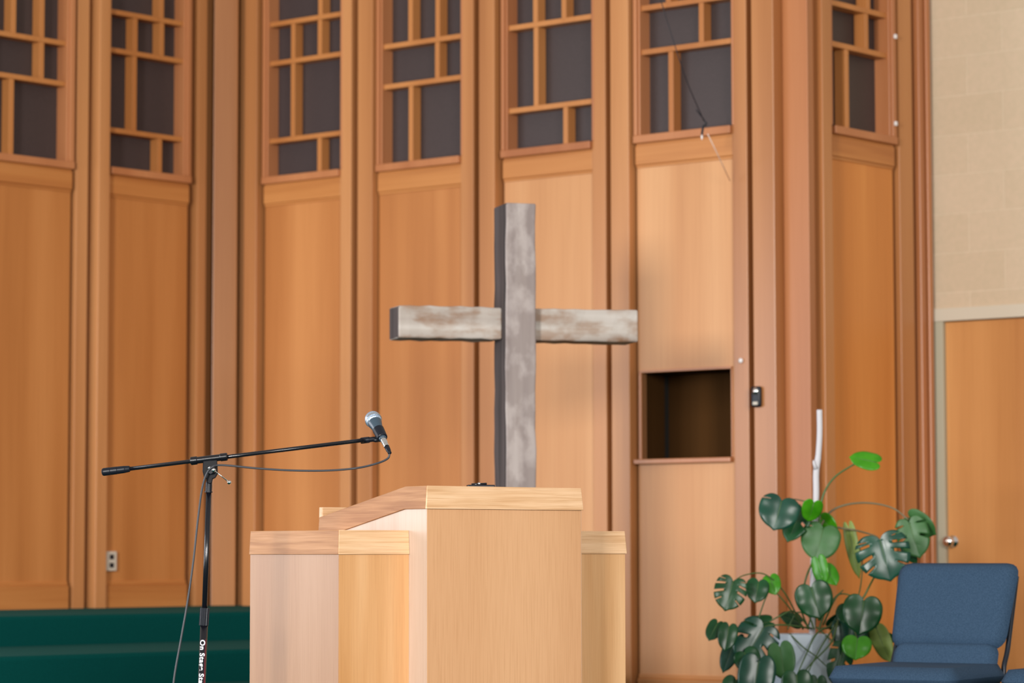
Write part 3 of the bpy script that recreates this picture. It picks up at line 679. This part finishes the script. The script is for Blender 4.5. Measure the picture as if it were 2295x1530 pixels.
def half_outline(n=54):
    p_ = bez([Vector((x, y, 0)) for x, y in HALF], 9); m_ = len(p_)-1
    out = []
    for i in range(n+1):
        t = i/n*m_; k = min(int(t), m_-1); v = p_[k].lerp(p_[k+1], t-k); out.append((max(v.x, 0), v.y))
    return out
CUTS = {0: [], 1: [(.40,.50,1)], 2: [(.36,.50,1),(.47,.38,2),(.60,.36,2),(.73,.5,1)], 3: [(.42,.42,2),(.60,.40,2)]}
def leaf(bx, by, tx_, ty_, wpx, m, D=12.1, split=0, roll=0, dt=-.03, db=0, curl=.25, name='leaf'):
    """base pixel, tip pixel, width in pixels, depth; dt: tip nearer (negative) or farther"""
    B = P(bx, by, D+db); T = P(tx_, ty_, D+db+dt); u = T-B; Ln = u.length; u.normalize()
    toc = (CAM-B).normalized(); sde = toc.cross(u).normalized(); nrm = u.cross(sde).normalized()
    if nrm.dot(toc) < 0: nrm = -nrm
    if roll:
        q_ = Matrix.Rotation(roll, 3, u); sde = q_ @ sde; nrm = q_ @ nrm
    Wd = wpx/FPX*D/max(.25, math.cos(roll)); Lh = Ln/1.04
    half = half_outline(); NR = 7; rl = random.Random(int(bx*7+by))
    fold = .22+rl.uniform(-.06, .06); ph = rl.uniform(0, 6)
    def co(sg, x, y):
        h = fold*abs(x)*Wd - curl*2.2*(x*x)*Wd - .10*max(y, 0)**2*Lh + .012*Wd*math.sin(11*y+ph)*abs(x)*2
        return B + sde*(sg*x*Wd) + u*(y*Lh) + nrm*h
    bm = NB(); n = len(half)-1
    for sg in (-1, 1):
        lim = [1.0]*(n+1)
        for c_, inner, wd in CUTS[split]:
            if split == 1 and sg > 0: continue
            k0 = int((c_ + rl.uniform(-.015, .015))*n)
            for k in range(k0, k0+wd): lim[k] = inner + .1*rl.random()
        rows = []
        for k, (x, y) in enumerate(half):
            ys = min(max(.68*y-.04, 0), .97); row = []
            for j in range(NR+1):
                t = j/NR; row.append(bm.verts.new(co(sg, x*t, ys + (y-ys)*t**1.15)))
            rows.append(row)
        for k in range(n):
            L_ = min(lim[k], 1)
            for j in range(NR):
                if (j+.5)/NR > L_ and lim[k] < 1: continue
                try: bm.faces.new((rows[k][j], rows[k+1][j], rows[k+1][j+1], rows[k][j+1]))
                except ValueError: pass
    bmesh.ops.remove_doubles(bm, verts=bm.verts[:], dist=.00012)
    bmesh.ops.delete(bm, geom=[v for v in bm.verts if not v.link_faces], context='VERTS')
    o = obj(name, bm, LM[m], pl, smooth=True)
    so = o.modifiers.new('thickness', 'SOLIDIFY'); so.thickness = .0012
    bm = NB(); tube(bm, [co(1, 0, t_)+nrm*.0006 for t_ in (0, .25, .5, .75, .97)], [.0022,.0018,.0014,.001,.0005], 6)
    obj('midrib', bm, M_PET, o, smooth=True)
    return o
def stalk(pts, r=.0035, m=None, D=12.15):
    bm = NB(); p_ = bez([P(x, y, D + (z if z else 0)) for x, y, z in pts], 8)
    tube(bm, p_, [r*(1.25-.5*i/(len(p_)-1)) for i in range(len(p_))], 8); obj('petiole', bm, m or M_PET, pl, smooth=True)

leaf(1964, 1036, 1903, 1021, 40, 'g', 12.05, 0, .5, .02)
leaf(1752, 1122, 1734, 1187, 92, 'b', 12.0, 1)
leaf(1824, 1126, 1812, 1170, 46, 'g', 12.0, 0, -.3, .03)
leaf(1797, 1145, 1762, 1212, 56, 'd', 12.12, 3, .5)
leaf(1845, 1185, 1826, 1256, 88, 'm', 12.1, 1)
leaf(1842, 1163, 1874, 1196, 40, 'g', 12.18, 0, .6)
leaf(1834, 1254, 1845, 1312, 36, 'g', 12.0, 0, .6); leaf(1850, 1272, 1876, 1310, 38, 'g', 12.0, 0, -.4)
leaf(1818, 1316, 1838, 1386, 84, 'd', 11.95, 0)
leaf(1903, 1186, 1922, 1297, 30, 'y', 12.25, 0, .4)
leaf(1972, 1210, 1996, 1302, 122, 'b', 11.9, 2)
leaf(2040, 1160, 2096, 1200, 50, 'm', 12.2, 1, .5); leaf(2038, 1172, 2062, 1250, 74, 'm', 12.15, 3); leaf(2028, 1226, 2054, 1262, 26, 'd', 12.2, 0, .3)
leaf(1643, 1303, 1625, 1368, 74, 'd', 11.9, 2)
leaf(1700, 1304, 1692, 1350, 52, 'd', 12.0, 0); leaf(1726, 1294, 1738, 1332, 40, 'g', 12.08, 0)
leaf(1608, 1396, 1588, 1434, 36, 'd', 11.95, 0, .3); leaf(1634, 1404, 1624, 1458, 44, 'd', 11.9, 0)
leaf(1722, 1394, 1652, 1408, 40, 'd', 12.1, 0, .5); leaf(1710, 1408, 1660, 1490, 98, 'b', 12.0, 3); leaf(1650, 1430, 1618, 1506, 42, 'b', 12.1, 0, .3)
leaf(1668, 1462, 1690, 1505, 60, 'd', 11.95, 0); leaf(1748, 1450, 1760, 1525, 60, 'm', 11.95, 0, .3); leaf(1700, 1482, 1685, 1580, 84, 'b', 11.9, 0)
leaf(1650, 1524, 1640, 1580, 60, 'd', 11.95, 0)
leaf(1936, 1346, 1926, 1422, 88, 'd', 11.9, 0); leaf(1902, 1360, 1890, 1395, 50, 'd', 12.05, 0, .4)
leaf(1905, 1390, 1900, 1462, 80, 'b', 12.1, 1); leaf(1945, 1400, 1950, 1440, 40, 'd', 12.15, 0)
leaf(1922, 1432, 1916, 1478, 66, 'g', 11.88, 0, .2)
leaf(1890, 1452, 1868, 1536, 56, 'd', 11.95, 3); leaf(1966, 1412, 1994, 1484, 44, 'y', 12.1, 0, .3); leaf(1990, 1424, 2025, 1444, 16, 'd', 12.2, 0, .3)
leaf(1785, 1512, 1790, 1580, 70, 'd', 11.8, 0); leaf(1832, 1522, 1830, 1580, 44, 'd', 11.85, 0); leaf(1842, 1480, 1850, 1560, 30, 'b', 12.2, 0, .4)
leaf(1790, 1395, 1748, 1375, 30, 'd', 12.25, 0, .6); leaf(1862, 1400, 1905, 1370, 28, 'd', 12.25, 0, .6)

stalk([(1822,1440,.05),(1838,1240,.03),(1836,1170,0),(1845,1110,0),(1872,1068,-.02),(1924,1034,-.08)], .005)
stalk([(1838,1180,.03),(1862,1146,.02),(1900,1130,.03),(1950,1127,.05),(2000,1138,.05),(2036,1164,.02)], .0042, M_PETG)
stalk([(1840,1190,.03),(1862,1180,.03),(1890,1184,.05),(1918,1188,.05),(1960,1200,-.1),(1972,1210,-.22)], .0045, M_PETG)
stalk([(1830,1130,.06),(1800,1122,.06),(1775,1118,0),(1752,1122,-.12)], .003, M_PETG)
stalk([(1826,1250,.03),(1808,1290,0),(1800,1330,0),(1815,1316,-.15)], .004)
stalk([(1838,1390,.05),(1828,1300,.05),(1830,1230,.05),(1838,1180,.03)], .008)
stalk([(1800,1410,0),(1760,1330,-.05),(1715,1287,-.1),(1670,1288,-.15),(1643,1303,-.22)], .003, M_PET)
stalk([(1800,1405,0),(1760,1350,-.05),(1720,1310,-.08),(1700,1304,-.12)], .003)
stalk([(1700,1385,-.05),(1712,1350,-.05),(1724,1320,-.04),(1726,1294,-.05)], .0028)
stalk([(1845,1400,0),(1870,1345,-.05),(1890,1330,-.05),(1936,1346,-.2)], .0035)
stalk([(1862,1400,0),(1925,1350,-.1),(1950,1310,-.12),(1972,1262,-.2),(1972,1215,-.23)], .004)
stalk([(1860,1400,.05),(1900,1360,.05),(1925,1330,.05),(1932,1250,.1),(1910,1190,.1)], .003, M_PET)
stalk([(1815,1408,-.03),(1780,1370,-.05),(1748,1380,-.08),(1722,1394,-.05)], .0035)
stalk([(1812,1410,-.03),(1795,1360,-.05),(1810,1330,-.1),(1818,1316,-.18)], .0035)
stalk([(1865,1400,0),(1830,1420,-.14),(1805,1470,-.2),(1785,1515,-.3)], .0035)
stalk([(1880,1385,-.05),(1862,1440,-.18),(1815,1490,-.22),(1795,1520,-.3)], .0035)
stalk([(1875,1395,-.05),(1840,1450,-.18),(1810,1510,-.25),(1800,1560,-.3)], .003)
stalk([(1830,1405,-.02),(1858,1430,-.1),(1870,1440,-.15),(1890,1452,-.18)], .003)
stalk([(1820,1408,0),(1760,1400,-.08),(1722,1402,-.1),(1710,1408,-.12)], .0035)
stalk([(1770,1420,-.1),(1800,1450,-.16),(1828,1470,-.18),(1860,1500,-.2)], .003)
stalk([(1840,1408,0),(1880,1400,-.05),(1905,1395,-.05),(1922,1432,-.25)], .003)
stalk([(1850,1408,0),(1900,1400,.02),(1940,1400,0),(1966,1412,-.03)], .003)
stalk([(1825,1410,0),(1812,1380,0),(1788,1372,.02),(1775,1390,.03),(1765,1410,.03)], .0035)
stalk([(1835,1410,0),(1850,1370,.02),(1870,1340,.03),(1890,1322,.03)], .0035)
stalk([(1810,1408,0),(1822,1370,0),(1848,1340,.02)], .003)
